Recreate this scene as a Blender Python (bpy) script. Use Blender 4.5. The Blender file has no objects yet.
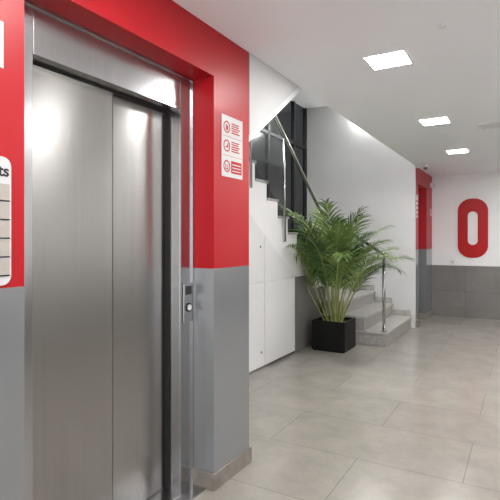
import bpy, bmesh, math, random
from mathutils import Vector, Matrix
random.seed(7)
S=bpy.context.scene
S.view_settings.view_transform='Standard'
S.view_settings.look='None'
S.view_settings.exposure=1.0

# ---------------------------------------------------------------- materials
def mat(name,col,rough=.5,metal=0,spec=.5,emit=None,estr=0,coat=0):
    m=bpy.data.materials.new(name); m.use_nodes=True
    b=m.node_tree.nodes['Principled BSDF']
    b.inputs['Base Color'].default_value=(*col,1)
    b.inputs['Roughness'].default_value=rough
    b.inputs['Metallic'].default_value=metal
    b.inputs['Specular IOR Level'].default_value=spec
    b.inputs['Coat Weight'].default_value=coat
    if emit:
        b.inputs['Emission Color'].default_value=(*emit,1)
        b.inputs['Emission Strength'].default_value=estr
    return m
def N(m,t,**k):
    n=m.node_tree.nodes.new(t)
    for a,v in k.items(): setattr(n,a,v)
    return n
def L(m,a,b): m.node_tree.links.new(a,b)
def noisy(m,c1,c2,scale=3,stretch=(1,1,1),bump=0,detail=4):
    b=m.node_tree.nodes['Principled BSDF']
    g=N(m,'ShaderNodeNewGeometry'); mp=N(m,'ShaderNodeMapping'); mp.inputs['Scale'].default_value=stretch
    n=N(m,'ShaderNodeTexNoise'); n.inputs['Scale'].default_value=scale; n.inputs['Detail'].default_value=detail
    r=N(m,'ShaderNodeValToRGB'); r.color_ramp.elements[0].position=.3; r.color_ramp.elements[1].position=.7
    r.color_ramp.elements[0].color=(*c1,1); r.color_ramp.elements[1].color=(*c2,1)
    L(m,g.outputs['Position'],mp.inputs['Vector']); L(m,mp.outputs[0],n.inputs['Vector']); L(m,n.outputs['Fac'],r.inputs[0]); L(m,r.outputs[0],b.inputs['Base Color'])
    if bump:
        bp=N(m,'ShaderNodeBump'); bp.inputs['Strength'].default_value=bump; bp.inputs['Distance'].default_value=.002
        L(m,n.outputs['Fac'],bp.inputs['Height']); L(m,bp.outputs[0],b.inputs['Normal'])
    return m
def tiled(name,c1,c2,grout,w,h,axes='XY',rough=.3,mortar=.003,offs=.5,shift=(0,0,0)):
    m=mat(name,c1,rough); b=m.node_tree.nodes['Principled BSDF']
    g=N(m,'ShaderNodeNewGeometry'); sp=N(m,'ShaderNodeSeparateXYZ'); cb=N(m,'ShaderNodeCombineXYZ')
    L(m,g.outputs['Position'],sp.inputs[0]); L(m,sp.outputs[axes[0]],cb.inputs[0]); L(m,sp.outputs[axes[1]],cb.inputs[1])
    mp=N(m,'ShaderNodeMapping'); mp.inputs['Location'].default_value=shift
    L(m,cb.outputs[0],mp.inputs[0])
    br=N(m,'ShaderNodeTexBrick'); br.offset=offs
    for k,v in (('Scale',1),('Mortar Size',mortar),('Mortar Smooth',.1),('Brick Width',w),('Row Height',h),('Bias',0)): br.inputs[k].default_value=v
    br.inputs['Color1'].default_value=(*c1,1); br.inputs['Color2'].default_value=(*c2,1); br.inputs['Mortar'].default_value=(*grout,1)
    L(m,mp.outputs[0],br.inputs['Vector'])
    n=N(m,'ShaderNodeTexNoise'); n.inputs['Scale'].default_value=4; n.inputs['Detail'].default_value=12; n.inputs['Roughness'].default_value=.75
    L(m,g.outputs['Position'],n.inputs['Vector'])
    r=N(m,'ShaderNodeValToRGB'); r.color_ramp.elements[0].position=.2; r.color_ramp.elements[1].position=.8
    r.color_ramp.elements[0].color=(.74,.735,.73,1); r.color_ramp.elements[1].color=(1.16,1.16,1.16,1)
    L(m,n.outputs['Fac'],r.inputs[0])
    mx=N(m,'ShaderNodeMix',data_type='RGBA',blend_type='MULTIPLY'); mx.inputs[0].default_value=1
    L(m,br.outputs['Color'],mx.inputs[6]); L(m,r.outputs[0],mx.inputs[7]); L(m,mx.outputs[2],b.inputs['Base Color'])
    bp=N(m,'ShaderNodeBump'); bp.inputs['Strength'].default_value=.3; bp.inputs['Distance'].default_value=.002; bp.invert=True
    L(m,br.outputs['Fac'],bp.inputs['Height']); L(m,bp.outputs[0],b.inputs['Normal'])
    rr=N(m,'ShaderNodeMapRange'); rr.inputs[3].default_value=rough-.03; rr.inputs[4].default_value=rough+.05
    L(m,n.outputs['Fac'],rr.inputs[0]); L(m,rr.outputs[0],b.inputs['Roughness'])
    return m
WHITE=noisy(mat('white_paint',(.86,.86,.86),.55),(.80,.80,.805),(.83,.83,.835),2)
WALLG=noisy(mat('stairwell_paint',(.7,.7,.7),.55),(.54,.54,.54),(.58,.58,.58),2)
WHITEG=mat('white_panel_lacquer',(.74,.74,.74),.3)
CEIL=noisy(mat('ceiling_paint',(.86,.86,.86),.7),(.84,.855,.875),(.86,.875,.895),1.5)
RED=noisy(mat('red_paint',(.7,.02,.03),.4,spec=.35),(.37,.005,.010),(.40,.0065,.012),2)
REDS=mat('red_sign',(.42,.0015,.004),.35,spec=.25)
GREY=noisy(mat('grey_lacquer',(.3,.31,.33),.24,.55),(.28,.29,.30),(.31,.32,.33),1.2)
BASE=noisy(mat('baseboard_stone',(.3,.26,.22),.35),(.17,.15,.13),(.24,.215,.19),14)
FLOOR=tiled('floor_tiles',(.295,.275,.245),(.275,.256,.227),(.175,.163,.147),1.2,.6,'XY',.2,.0026,.5,(.3,.1,0))
WTX=tiled('wall_tiles_x',(.195,.183,.171),(.173,.163,.153),(.11,.105,.10),.9,.45,'XZ',.4,.003,0,(.0,0,0))
WTY=tiled('wall_tiles_y',(.195,.183,.171),(.173,.163,.153),(.11,.105,.10),.9,.45,'YZ',.4,.003,0,(.1,0,0))
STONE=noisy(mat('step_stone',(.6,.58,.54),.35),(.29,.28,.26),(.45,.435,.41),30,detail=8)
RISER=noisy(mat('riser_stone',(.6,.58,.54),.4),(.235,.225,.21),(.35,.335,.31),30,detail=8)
def steel(name,c1,c2,rough,stretch,an=0):
    m=noisy(mat(name,c1,rough,1),c1,c2,1,stretch,detail=2)
    b=m.node_tree.nodes['Principled BSDF']
    if an:
        tg=N(m,'ShaderNodeTangent',direction_type='RADIAL',axis='Z')
        b.inputs['Anisotropic'].default_value=an
        b.inputs['Anisotropic Rotation'].default_value=.25
        L(m,tg.outputs[0],b.inputs['Tangent'])
    return m
STEEL=steel('brushed_steel',(.375,.365,.352),(.40,.39,.376),.25,(40,40,.6),.7)
STEELF=steel('steel_frame',(.46,.46,.465),(.50,.50,.505),.24,(60,60,1.2))
CHROME=mat('rail_steel',(.45,.45,.45),.2,1)
BLACK=mat('black_gap',(.008,.008,.008),.6)
DARK=noisy(mat('dark_glass',(.03,.03,.035),.12),(.007,.008,.010),(.020,.022,.028),.8)
DARKF=mat('dark_frame',(.015,.015,.017),.35)
PLB=mat('planter_black',(.003,.003,.003),.4,spec=.2)
SOIL=noisy(mat('soil',(.03,.02,.012),.9),(.02,.013,.008),(.06,.04,.025),40)
CREAM=mat('sign_cream',(.38,.35,.315),.4)
SW=mat('sign_white',(.55,.55,.55),.35)
PLAST=mat('white_plastic',(.75,.75,.75),.35)
EMIT=mat('led_panel',(1,1,1),.5,emit=(1,.99,.975),estr=56)

# ---------------------------------------------------------------- mesh helpers
def mk(name,bm,mats,parent=None,smooth=False):
    me=bpy.data.meshes.new(name); bm.normal_update(); bm.to_mesh(me); bm.free()
    for m in (mats if isinstance(mats,(list,tuple)) else [mats]): me.materials.append(m)
    if smooth:
        for p in me.polygons: p.use_smooth=True
    o=bpy.data.objects.new(name,me); S.collection.objects.link(o)
    if parent: o.parent=parent
    return o
def E(name):
    o=bpy.data.objects.new(name,None); S.collection.objects.link(o); return o
def addbox(bm,a,b,mi=0):
    x0,y0,z0=a;x1,y1,z1=b
    v=[bm.verts.new(p) for p in ((x0,y0,z0),(x1,y0,z0),(x1,y1,z0),(x0,y1,z0),(x0,y0,z1),(x1,y0,z1),(x1,y1,z1),(x0,y1,z1))]
    for f in ((3,2,1,0),(4,5,6,7),(0,1,5,4),(1,2,6,5),(2,3,7,6),(3,0,4,7)):
        bm.faces.new([v[i] for i in f]).material_index=mi
def box(name,a,b,m,parent=None,bev=0):
    bm=bmesh.new(); addbox(bm,a,b)
    o=mk(name,bm,m,parent)
    if bev:
        d=o.modifiers.new('b','BEVEL'); d.width=bev; d.segments=2
    return o
def boxes(name,lst,mats,parent=None,bev=0):
    bm=bmesh.new()
    for t in lst: addbox(bm,t[0],t[1],t[2] if len(t)>2 else 0)
    o=mk(name,bm,mats,parent)
    if bev:
        d=o.modifiers.new('b','BEVEL'); d.width=bev; d.segments=2
    return o
def tube(name,pts,r,m,parent=None,bm0=None,seg=12,cap=True):
    bm=bm0 or bmesh.new(); rings=[]
    pts=[Vector(p) for p in pts]
    for i,p in enumerate(pts):
        t=(pts[min(i+1,len(pts)-1)]-pts[max(i-1,0)]).normalized()
        ref=Vector((0,0,1)) if abs(t.z)<.95 else Vector((1,0,0))
        u=t.cross(ref).normalized(); w=t.cross(u)
        rr=r[i] if isinstance(r,(list,tuple)) else r
        rings.append([bm.verts.new(p+(u*math.cos(2*math.pi*k/seg)+w*math.sin(2*math.pi*k/seg))*rr) for k in range(seg)])
    for i in range(len(rings)-1):
        for k in range(seg):
            f=bm.faces.new((rings[i][k],rings[i][(k+1)%seg],rings[i+1][(k+1)%seg],rings[i+1][k])); f.smooth=True
    if cap: bm.faces.new(rings[0]); bm.faces.new(rings[-1][::-1])
    if bm0: return
    bmesh.ops.recalc_face_normals(bm,faces=bm.faces)
    return mk(name,bm,m,parent)
def prism(name,poly,x0,x1,m,parent=None,matfn=None):
    bm=bmesh.new()
    a=[bm.verts.new((x0,y,z)) for y,z in poly]; b=[bm.verts.new((x1,y,z)) for y,z in poly]
    bm.faces.new(a); bm.faces.new(b[::-1]); n=len(poly)
    for i in range(n): bm.faces.new((a[i],b[i],b[(i+1)%n],a[(i+1)%n]))
    bmesh.ops.recalc_face_normals(bm,faces=bm.faces); bm.normal_update()
    if matfn:
        for f in bm.faces: f.material_index=matfn(f)
    return mk(name,bm,m,parent)
def text(name,s,loc,size,m,parent,rotz=90,al='LEFT'):
    c=bpy.data.curves.new(name,'FONT'); c.body=s; c.size=size; c.extrude=.0006; c.align_x=al; c.offset=.0012
    c.materials.append(m)
    o=bpy.data.objects.new(name,c); S.collection.objects.link(o)
    o.location=loc; o.rotation_euler=(math.pi/2,0,math.radians(rotz)); o.parent=parent
    return o

XW=-1.456; CZ=2.49; YF=9.15; XR=1.7; YB=-2.0; SPL=1.195
YS=7.63; XD=-3.27; WC=3.6
# ---------------------------------------------------------------- shell
box('floor',(XD-.2,YB-.2,-.1),(XR+.2,YF+.2,0),FLOOR)
boxes('ceiling',[((XW,YB,CZ),(XR+.1,YF+.1,CZ+.12)),((XD-.1,2.4,WC),(XW+.1,YS+.1,WC+.1))],CEIL)
box('wall_far_upper',(XW-.4,YF,.9),(XR+.1,YF+.12,CZ),WHITE)
box('wall_far_lower',(XW-.4,YF-.012,0),(XR+.1,YF+.12,.9),WTX)
box('wall_right_upper',(XR,YB,.9),(XR+.12,YF,CZ),WHITE)
box('wall_right_lower',(XR-.012,YB,0),(XR+.12,YF,.9),WTY)
boxes('wall_back',[((XD,YB-.12,0),(-1.25,YB,CZ)),((1.5,YB-.12,0),(XR+.1,YB,CZ)),((-1.25,YB-.12,2.4),(1.5,YB,CZ))],WHITE)
dr=E('added_daylight_opening')  # unseen framed opening, added so daylight lifts the walls and ceiling
boxes('frame',[((-1.25,YB-.1,0),(-1.2,YB-.04,2.4)),((1.45,YB-.1,0),(1.5,YB-.04,2.4)),((-1.2,YB-.1,2.34),(1.45,YB-.04,2.4)),((-.34,YB-.1,0),(-.29,YB-.04,2.34)),((.57,YB-.1,0),(.62,YB-.04,2.34)),((-1.2,YB-.1,0),(1.45,YB-.04,.06))],STEELF,dr)
def twotone(name,y0,y1,x0=-1.95):
    return boxes(name,[((x0,y0,SPL),(XW,y1,CZ),0),((x0,y0,0),(XW,y1,SPL),1)],[RED,GREY])
twotone('wall_left',YB,1.02)
twotone('wall_left_pier',2.15,2.53)
box('wall_left_header',(-1.95,1.02,2.236),(XW,2.15,CZ),RED)
box('wall_left_shaft',(-2.0,.9,0),(-1.951,2.6,CZ),WHITE)
twotone('wall_left_far',YS+.03,7.85,-1.9)
twotone('wall_left_far_pier',8.6,YF,-1.9)
box('wall_left_far_header',(-1.9,7.85,2.236),(XW,8.6,CZ),RED)
def bb(name,segs): return boxes(name,segs,BASE,bev=.002)
t=.012; h=.09
bb('baseboard_left',[((XW,YB,0),(XW+t,1.02,h))])
bb('baseboard_pier',[((XW,2.15-t,0),(XW+t,2.53,h)),((-1.60,2.15-t,0),(XW,2.15,h)),((-1.9,2.53,0),(XW+t,2.53+t,h))])
bb('baseboard_far_left',[((XW,YS,0),(XW+t,7.85,h)),((XW,8.6-t,0),(XW+t,YF-.012,h)),((-1.60,8.6-t,0),(XW,8.6,h))])
# stairwell
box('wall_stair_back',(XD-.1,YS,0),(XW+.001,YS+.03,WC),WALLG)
boxes('wall_stair_left',[((XD-.12,2.4,0),(XD,YS,WC))],DARK)
bm=bmesh.new()
for y in (4.4,5.3,6.2,7.1,7.58):
    addbox(bm,(XD,y,.72),(XD+.03,y+.04,WC))
addbox(bm,(XD,3.0,2.9),(XD+.03,7.6,2.94))
mk('trim_1',bm,DARKF)
box('wall_stair_near',(XD,2.56,0),(-2.0,2.6,WC),WHITE)
box('wall_stair_upper',(XW,2.4,CZ+.12),(XW+.1,YS+.1,WC),WHITE)
box('wall_stair_end',(-2.0,2.45,CZ),(XW,2.53,WC),WHITE)

# ---------------------------------------------------------------- elevator
def elevator(name,y0,y1,dy0,dy1,split):
    e=E(name)
    xf=-1.596
    boxes('frame',[((-1.75,y0,0),(xf,dy0,2.236)),((-1.75,dy1,0),(xf,y1,2.236)),((-1.75,dy0,2.045),(xf,dy1,2.236))],STEELF,e,.003)
    boxes('frame_lip',[((xf,y0,2.222),(xf+.010,y1,2.236)),((xf,y1-.014,0),(xf+.010,y1,2.222)),((xf,dy0,2.045),(xf+.006,dy1,2.055)),((xf,dy1,0),(xf+.006,dy1+.01,2.055))],STEELF,e)
    box('cavity',(-1.80,dy0-.02,0),(-1.78,dy1+.02,2.08),BLACK,e)
    box('door_panel_outer',(-1.69,dy0-.0,.012),(-1.66,split,2.038),STEEL,e,.004)
    box('door_panel_inner',(-1.72,split-.05,.012),(-1.69,dy1-.010,2.038),STEEL,e,.004)
    box('door_seam_shadow',(-1.69,split,.012),(-1.664,split+.005,2.036),DARKF,e)  # dark strip painted in as the shadow line where the panels overlap
    boxes('head_gap',[((-1.75,dy0,2.038),(-1.655,dy1,2.046))],BLACK,e)
    box('jamb_gap',(-1.75,dy1-.010,0),(-1.665,dy1-.001,2.03),BLACK,e)
    boxes('sill',[((-1.75,dy0,0),(-1.575,dy1,.01)),((-1.72,dy0,.01),(-1.70,dy1,.012))],[STEELF],e)
    return e
e1=elevator('elevator',1.02,2.15,1.155,2.036,1.618)
box('threshold',(-1.60,1.02,0),(-1.50,2.135,.006),STEELF,e1)
box('call_panel',(-1.5955,2.052,.905),(-1.582,2.130,1.116),STEELF,e1,.004)
box('call_display',(-1.5825,2.068,1.055),(-1.580,2.118,1.10),mat('displaydark',(.02,.02,.02),.15),e1)
def disc(name,c,r,th,m,parent,axis='X',seg=24,ring=0):
    bm=bmesh.new()
    def P(k,rr,o):
        a=2*math.pi*k/seg
        if axis=='X': return (c[0]+o,c[1]+rr*math.cos(a),c[2]+rr*math.sin(a))
        return (c[0]+rr*math.cos(a),c[1]+rr*math.sin(a),c[2]+o)
    o0=[bm.verts.new(P(k,r,0)) for k in range(seg)]; o1=[bm.verts.new(P(k,r,th)) for k in range(seg)]
    if ring:
        i1=[bm.verts.new(P(k,ring,th)) for k in range(seg)]; i0=[bm.verts.new(P(k,ring,0)) for k in range(seg)]
        for k in range(seg):
            j=(k+1)%seg; bm.faces.new((o1[k],o1[j],i1[j],i1[k])); bm.faces.new((i1[k],i1[j],i0[j],i0[k])); bm.faces.new((o0[k],o0[j],o1[j],o1[k]))
    else:
        bm.faces.new(o0); bm.faces.new(o1)
        for k in range(seg): bm.faces.new((o0[k],o0[(k+1)%seg],o1[(k+1)%seg],o1[k]))
    bmesh.ops.recalc_face_normals(bm,faces=bm.faces)
    return mk(name,bm,m,parent)
disc('call_button_ring',(-1.582,2.093,.985),.024,.005,BLACK,e1)
disc('call_button',(-1.577,2.093,.985),.016,.004,PLAST,e1)
e2=elevator('elevator',7.85,8.6,7.93,8.52,8.22)

# ---------------------------------------------------------------- signs
sg=E('safety_sign'); X=XW+.0005
box('plate',(X,2.222,1.705),(X+.004,2.447,2.05),SW,sg,.002)
x1=X+.0045
for i,z in enumerate((1.985,1.88,1.765)):
    disc('pictogram_ring',(x1,2.272,z),.034,.001,REDS,sg,ring=.027)
    if i==0: boxes('pictogram_glyph',[((x1,2.262,z-.018),(x1+.001,2.268,z+.016)),((x1,2.272,z-.018),(x1+.001,2.284,z+.01))],REDS,sg)
    if i==1: boxes('pictogram_glyph',[((x1,2.257,z-.01),(x1+.001,2.287,z-.003)),((x1,2.277,z-.003),(x1+.001,2.287,z+.014))],REDS,sg)
    if i==2: boxes('pictogram_glyph',[((x1,2.259,z-.015),(x1+.001,2.264,z+.012)),((x1,2.280,z-.015),(x1+.001,2.285,z+.012)),((x1,2.259,z-.018),(x1+.001,2.285,z-.012))],REDS,sg)
    if i<2:
        L0=[]
        for k in range(5): L0.append(((x1,2.322,z+.024-k*.013),(x1+.001,2.322+random.uniform(.07,.105),z+.031-k*.013)))
        boxes('text_lines',L0,REDS,sg)
    else:
        box('red_block',(x1,2.318,z-.035),(x1+.001,2.432,z+.035),REDS,sg)
        boxes('block_lines',[((x1+.001,2.328,z+.012-k*.018),(x1+.0016,2.42,z+.018-k*.018)) for k in range(3)],SW,sg)
boxes('row_rules',[((x1,2.232,1.932),(x1+.0008,2.437,1.934)),((x1,2.232,1.824),(x1+.0008,2.437,1.826))],REDS,sg)

db=E('directory_board')
y0,y1,z0,z1,r=.50,.9686,1.205,1.617,.03
pts=[]
for cy,cz,a0 in ((y1-r,z1-r,0),(y0+r,z1-r,90),(y0+r,z0+r,180),(y1-r,z0+r,270)):
    for k in range(7):
        a=math.radians(a0+k*15); pts.append((cy+r*math.cos(a),cz+r*math.sin(a)))
prism('plate',pts,XW-.001,X+.006,SW,db)
for i in range(5):
    z=1.53-i*.060
    box('row',(X+.006,.52,z-.052),(X+.0075,.962,z),CREAM,db)
    box('row_rule',(X+.006,.52,z-.0565),(X+.0085,.962,z-.0520),BLACK,db)
text('heading','Apartments',(X+.0068,.961,1.555),.052,BLACK,db,al='RIGHT')
sn=E('notice_plate'); box('plate',(X,.60,1.90),(X+.005,.944,2.05),SW,sn,.002)
box('stripe',(X+.005,.62,1.93),(X+.006,.92,1.95),REDS,sn)
sg2=E('safety_sign'); box('plate',(X,7.68,1.70),(X+.004,7.82,2.05),SW,sg2)
boxes('text_lines',[((X+.004,7.69,1.73+k*.07),(X+.005,7.81,1.76+k*.07)) for k in range(4)],REDS,sg2)
ns=E('notice_plate'); box('plate',(X,8.95,1.78),(X+.006,9.06,1.90),SW,ns); box('stripe',(X+.006,8.97,1.83),(X+.007,9.04,1.85),REDS,ns)

# ---------------------------------------------------------------- numeral 0 on far wall
def stad(hw,hh,r,n=14):
    o=[]
    for cx,cz,a0 in ((hw-r,hh-r,0),(-hw+r,hh-r,90),(-hw+r,-hh+r,180),(hw-r,-hh+r,270)):
        for k in range(n+1):
            a=math.radians(a0+k*90/n); o.append((cx+r*math.cos(a),cz+r*math.sin(a)))
    return o
bm=bmesh.new(); A=stad(.240,.515,.215); B=stad(.078,.29,.075); cx,cz=-.785,1.555
rows=[]
for P,y in ((B,YF),(B,YF-.012),(A,YF-.012),(A,YF)): rows.append([bm.verts.new((cx+a,y,cz+b)) for a,b in P])
n=len(A)
for i in range(3):
    for k in range(n): bm.faces.new((rows[i][k],rows[i][(k+1)%n],rows[i+1][(k+1)%n],rows[i+1][k]))
bmesh.ops.recalc_face_normals(bm,faces=bm.faces)
mk('floor_number_zero_sign',bm,REDS)
so=E('wall_socket'); box('plate',(-1.15,YF-.020,.92),(-1.07,YF-.0,1.0),PLAST,so,.003); box('insert',(-1.13,YF-.023,.94),(-1.09,YF-.02,.98),SW,so)

# ---------------------------------------------------------------- staircase
st=E('staircase')
R=.18; T=.26; n=13; XS=-2.40; Y0=6.11
poly=[(YS,0),(YS,4*R),(Y0,4*R)]
y=Y0; z=4*R
for i in range(n):
    z+=R; poly.append((y,z)); y-=T
    poly.append((y,z))
poly+= [(2.61,z),(2.61,0)] if y>2.61 else [(y,0)]
def mf(f):
    if abs(f.normal.x)>.5: return 0
    return 1
prism('flight',poly,XD+.031,XS,[WHITE,STONE],st,mf)
def zed(y): return 4*R+(Y0-y)*R/T
g=.004
bm=bmesh.new()
def panel(poly,th=.014):
    a=[bm.verts.new((XS,y,z)) for y,z in poly]; b=[bm.verts.new((XS+th,y,z)) for y,z in poly]
    bm.faces.new(a); bm.faces.new(b[::-1]); k=len(poly)
    for i in range(k): bm.faces.new((a[i],b[i],b[(i+1)%k],a[(i+1)%k]))
lo=.30
for ya,yb in ((2.7,3.4),(3.4,3.95),(3.95,4.48),(4.48,5.25)):
    panel([(ya+g,.03),(yb-g,.03),(yb-g,.905),(ya+g,.905)])
    za,zb=zed(ya)-lo-.15,zed(yb)-lo-.15
    panel([(ya+g,.913),(yb-g,.913),(yb-g,max(zb,.92)),(ya+g,za)])
bmesh.ops.recalc_face_normals(bm,faces=bm.faces)
mk('cupboard_panels',bm,WHITEG,st)
box('cupboard_plinth',(XS,2.7,0),(XS+.012,5.25,.026),STEELF,st)
box('tile_cladding',(XS,5.255,0),(XS+.014,Y0-.005,.72),WTY,st)
prism('tile_cladding_top',[(5.255,.72),(Y0-.3,.72),(Y0-.3,.80),(5.6,.905),(5.255,.905)],XS,XS+.014,WTY,st)
for yy,zz in ((4.38,1.28),(4.40,.18)): disc('knob',(XS+.014,yy,zz),.012,.006,CHROME,st)
stp=[]
for i in range(3):
    stp.append(((XS-.0+.001,Y0,i*R),(-1.52-.28*i,YS-.001,(i+1)*R-.03),1))
    stp.append(((XS+.001,Y0-.012,(i+1)*R-.03),(-1.500-.28*i,YS-.001,(i+1)*R),0))
boxes('entry_steps',stp,[STONE,RISER],st,.003)
box('landing_edge',(XS-.03,Y0,0),(-2.33,YS-.001,4*R),STONE,st)
sk=[]
for i in range(4): sk.append(((-1.52-.28*(i+1),YS-.014,i*R),(-1.52-.28*i+.0,YS-.001,(i+1)*R+.09)))
boxes('wall_skirting',sk,STONE,st)
bm=bmesh.new(); y=Y0; z=4*R
for i in range(n):
    z+=R; addbox(bm,(XD+.05,y-T-.0,z-.025),(XS+.012,y+.015,z+.002)); y-=T
mk('treads',bm,STONE,st)
# handrail
hr=E('handrail')
def rz(y): return 1.735+(Y0-y)*.72
rp=[(-1.50,6.15,1.15),(-1.60,6.15,1.19),(-2.25,6.15,1.62),(-2.36,6.10,1.70),(-2.385,6.0,1.79)]
yy=5.6
while yy>3.0: rp.append((-2.385,yy,rz(yy)-.03)); yy-=.4
tube('rail',rp,.021,CHROME,hr)
tube('post_1',[(-1.56,6.16,.181),(-1.56,6.16,1.17)],.02,CHROME,hr)
disc('post_foot',(-1.56,6.16,.181),.04,.008,CHROME,hr,'Z')
for k,yy in enumerate((4.94,4.16,3.38)):
    zt=zed(yy)+.05
    tube('post_%d'%(k+2),[(-2.37,yy,zt-.25),(-2.385,yy,rz(yy)-.03)],.014,CHROME,hr)
GL=bpy.data.materials.new('clear_glass'); GL.use_nodes=True; nt=GL.node_tree; nt.nodes.clear()
o=nt.nodes.new('ShaderNodeOutputMaterial'); mx=nt.nodes.new('ShaderNodeMixShader'); tr=nt.nodes.new('ShaderNodeBsdfTransparent'); gl=nt.nodes.new('ShaderNodeBsdfGlossy')
tr.inputs[0].default_value=(.86,.89,.89,1); gl.inputs['Roughness'].default_value=.03; mx.inputs[0].default_value=.08
nt.links.new(tr.outputs[0],mx.inputs[1]); nt.links.new(gl.outputs[0],mx.inputs[2]); nt.links.new(mx.outputs[0],o.inputs[0])
for ya,yb in ((3.42,4.12),(4.20,4.90)):
    prism('glass_pane',[(ya,zed(ya)+.12),(yb,zed(yb)+.12),(yb,rz(yb)-.1),(ya,rz(ya)-.1)],-2.384,-2.376,GL,hr)
uf=E('upper_stair_flight')
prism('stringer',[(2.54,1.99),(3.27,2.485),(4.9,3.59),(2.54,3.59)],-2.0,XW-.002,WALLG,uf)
prism('soffit_band',[(2.54,1.93),(3.30,2.44),(4.95,3.56),(4.90,3.59),(3.27,2.485),(2.54,1.99)],-2.0,XW-.03,WHITE,uf)

# ---------------------------------------------------------------- planter + palm
pp=E('potted_palm')
px,py,s,ph=-1.85,5.49,.42,.37
bm=bmesh.new()
def ring(x0,y0,x1,y1,z): return [bm.verts.new(p) for p in ((x0,y0,z),(x1,y0,z),(x1,y1,z),(x0,y1,z))]
rs=[ring(px-s+.015,py+.015,px-.015,py+s-.015,0),ring(px-s,py,px,py+s,.02),ring(px-s,py,px,py+s,ph),ring(px-s+.02,py+.02,px-.02,py+s-.02,ph),ring(px-s+.02,py+.02,px-.02,py+s-.02,ph-.05)]
for i in range(4):
    for k in range(4): bm.faces.new((rs[i][k],rs[i][(k+1)%4],rs[i+1][(k+1)%4],rs[i+1][k]))
bm.faces.new(rs[0][::-1])
pl=mk('planter',bm,PLB,pp)
d=pl.modifiers.new('b','BEVEL'); d.width=.004; d.segments=2
box('soil',(px-s+.02,py+.02,ph-.08),(px-.02,py+s-.02,ph-.045),SOIL,pp)
LEAF=noisy(mat('palm_leaf',(.1,.3,.03),.38),(.04,.105,.016),(.21,.30,.07),5)
LEAF2=noisy(mat('palm_leaf_dark',(.04,.15,.02),.38),(.008,.03,.006),(.04,.105,.02),6)
STEM=noisy(mat('palm_stem',(.3,.4,.08),.45),(.17,.22,.045),(.36,.36,.13),9)
cx,cy=px-s/2,py+s/2
fr=bmesh.new(); lf=bmesh.new()
def clampP(p):
    if p.x<-2.345 and p.z<max(1.0,zed(p.y)+.22): p.x=-2.345+ (p.x+2.345)*.02
    if p.y>6.07 and p.z<.8 : p.y=6.07
    return p
def frond(az,L_,lean,droop,bx,by,mi):
    dirh=Vector((math.cos(az),math.sin(az),0))
    pts=[];p=Vector((bx,by,ph-.06)); ang=math.radians(lean); st_=26
    for i in range(st_+1):
        pts.append(clampP(p.copy())); tt=i/st_
        a=ang+math.radians(droop)*(tt**2.3)
        p=p+(dirh*math.sin(a)+Vector((0,0,1))*math.cos(a))*(L_/st_)
    tube('',pts,[.008*(1-.85*i/st_)+.001 for i in range(st_+1)],STEM,bm0=fr,seg=6)
    for i in range(9,st_+1):
        for hf in (0,.5):
            if i==st_ and hf: continue
            tt=(i+hf)/st_
            a0=pts[i]; a1=pts[min(i+1,st_)]; b0=a0.lerp(a1,hf)
            tan=(pts[i]-pts[i-1]).normalized()
            side=tan.cross(Vector((0,0,1)))
            if side.length<.05: side=dirh.cross(Vector((0,0,1)))
            side.normalize(); up=side.cross(tan).normalized()
            prof=math.sin(math.pi*min(1,max(0,(tt-.27)/.75))**.75)
            ll=(.12+.24*max(0,prof))*random.uniform(.8,1.15)
            for sg_ in (-1,1):
                dd=(side*sg_*random.uniform(.55,.9)+tan*(.6+.8*tt)+up*random.uniform(.05,.45)).normalized()
                w=.0078*random.uniform(.8,1.2)
                wv=dd.cross(up).normalized()
                prev=None; q=b0.copy(); nseg=4; dv=dd.copy()
                for k in range(nseg+1):
                    ww=w*(.45,1,.9,.6,.05)[k]
                    l=lf.verts.new(clampP(q+wv*ww)); r_=lf.verts.new(clampP(q-wv*ww))
                    if prev:
                        f=lf.faces.new((prev[0],prev[1],r_,l)); f.material_index=mi
                    prev=(l,r_)
                    dv=(dv+Vector((0,0,-.12-.07*k))).normalized(); q=q+dv*(ll/nseg)
NF=28
for i in range(NF):
    az=i*2.39996+random.uniform(-.25,.25)
    c=math.cos(az)
    k=i/NF
    lean=2+25*k+random.uniform(-2,3)
    droop=random.uniform(34,68)+46*k
    L_=random.uniform(1.52,1.75)-.30*k
    rt=c*.87+math.sin(az)*.5
    if rt>.4: L_*=.86
    rr=.02+.09*k
    frond(az,L_,lean,droop,cx+rr*math.cos(az),cy+rr*math.sin(az),1 if i%3==0 else 0)
mk('stems',fr,STEM,pp)
mk('fronds',lf,[LEAF,LEAF2],pp)

# ---------------------------------------------------------------- ceiling fixtures
def led(x,y,s=.235):
    e=E('well_fill_panel'); hs=s/2; f=.012
    boxes('trim_ring',[((x-hs-f,y-hs-f,CZ-.006),(x+hs+f,y-hs,CZ-.0005)),((x-hs-f,y+hs,CZ-.006),(x+hs+f,y+hs+f,CZ-.0005)),((x-hs-f,y-hs,CZ-.006),(x-hs,y+hs,CZ-.0005)),((x+hs,y-hs,CZ-.006),(x+hs+f,y+hs,CZ-.0005))],PLAST,e)
    box('panel',(x-hs,y-hs,CZ-.004),(x+hs,y+hs,CZ-.001),EMIT,e)
for y in (-.53,1.27,3.07,4.87,6.66,8.45):
    if y<8: led(-.75,y)
    led(.75,y)
WL=mat('well_fill_glow',(1,1,1),.5,emit=(1,.99,.97),estr=34)  # glow of the unseen panels added to brighten the stairwell
e=E('well_fill_panel'); box('panel',(-3.0,4.2,WC-.03),(-2.6,4.8,WC-.001),WL,e)  # unseen glowing panel added over the flight to light the well
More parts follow.
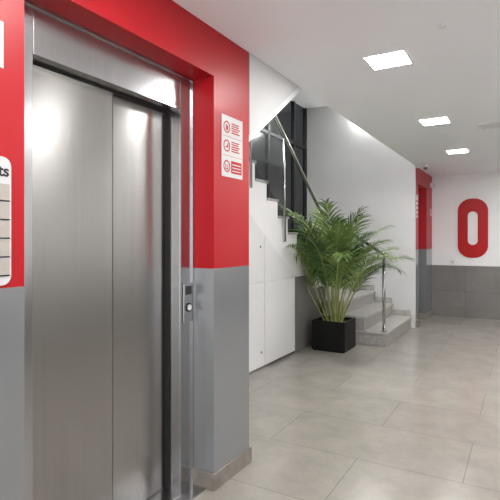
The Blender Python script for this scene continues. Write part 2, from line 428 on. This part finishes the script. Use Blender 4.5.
e=E('well_fill_strip'); box('panel',(-2.35,YS-.06,3.25),(-1.9,YS-.001,3.35),WL,e)  # second unseen glow, added at the back to brighten the well ceiling
v=E('ceiling_vent'); vx,vy=-.28,5.27
VG=mat('vent_slat',(.28,.28,.29),.5)
boxes('frame',[((vx-.12,vy-.12,CZ-.02),(vx+.12,vy-.095,CZ-.001)),((vx-.12,vy+.095,CZ-.02),(vx+.12,vy+.12,CZ-.001)),((vx-.12,vy-.095,CZ-.02),(vx-.095,vy+.095,CZ-.001)),((vx+.095,vy-.095,CZ-.02),(vx+.12,vy+.095,CZ-.001))],PLAST,v)
box('core',(vx-.095,vy-.095,CZ-.006),(vx+.095,vy+.095,CZ-.001),VG,v)
boxes('slats',[((vx-.095,vy-.085+k*.032,CZ-.016),(vx+.095,vy-.073+k*.032,CZ-.006)) for k in range(6)],PLAST,v)
disc('smoke_detector',(-.38,2.72,CZ-.001),.022,-.008,PLAST,None,'Z')
sc=E('security_camera'); disc('base',(-1.32,7.7,CZ+.001),.05,-.03,PLAST,sc,'Z')
bm=bmesh.new(); bmesh.ops.create_uvsphere(bm,u_segments=20,v_segments=12,radius=.032,matrix=Matrix.Translation((-1.32,7.7,CZ-.035))); mk('dome',bm,mat('dome_grey',(.15,.15,.16),.15),sc,True)
box('wall_arm',(XW-.001,7.68,CZ-.03),(-1.32,7.72,CZ-.01),PLAST,sc)
el=E('emergency_light'); box('body',(XW-.001,8.95,2.28),(XW+.05,9.12,2.36),PLAST,el,.006); box('lens',(XW+.05,8.96,2.29),(XW+.055,9.11,2.35),SW,el)

# world daylight, let in by the opening added behind the camera
w=bpy.data.worlds.new('w'); S.world=w; w.use_nodes=True
w.node_tree.nodes['Background'].inputs[0].default_value=(.95,.975,1,1); w.node_tree.nodes['Background'].inputs[1].default_value=1.9
c=bpy.data.cameras.new('cam'); co=bpy.data.objects.new('camera',c); S.collection.objects.link(co)
co.location=(0,0,1.35); co.rotation_euler=(math.pi/2,0,math.radians(29.8)); c.sensor_width=36; c.lens=34.56; c.shift_y=-.02; c.clip_start=.05
S.camera=co
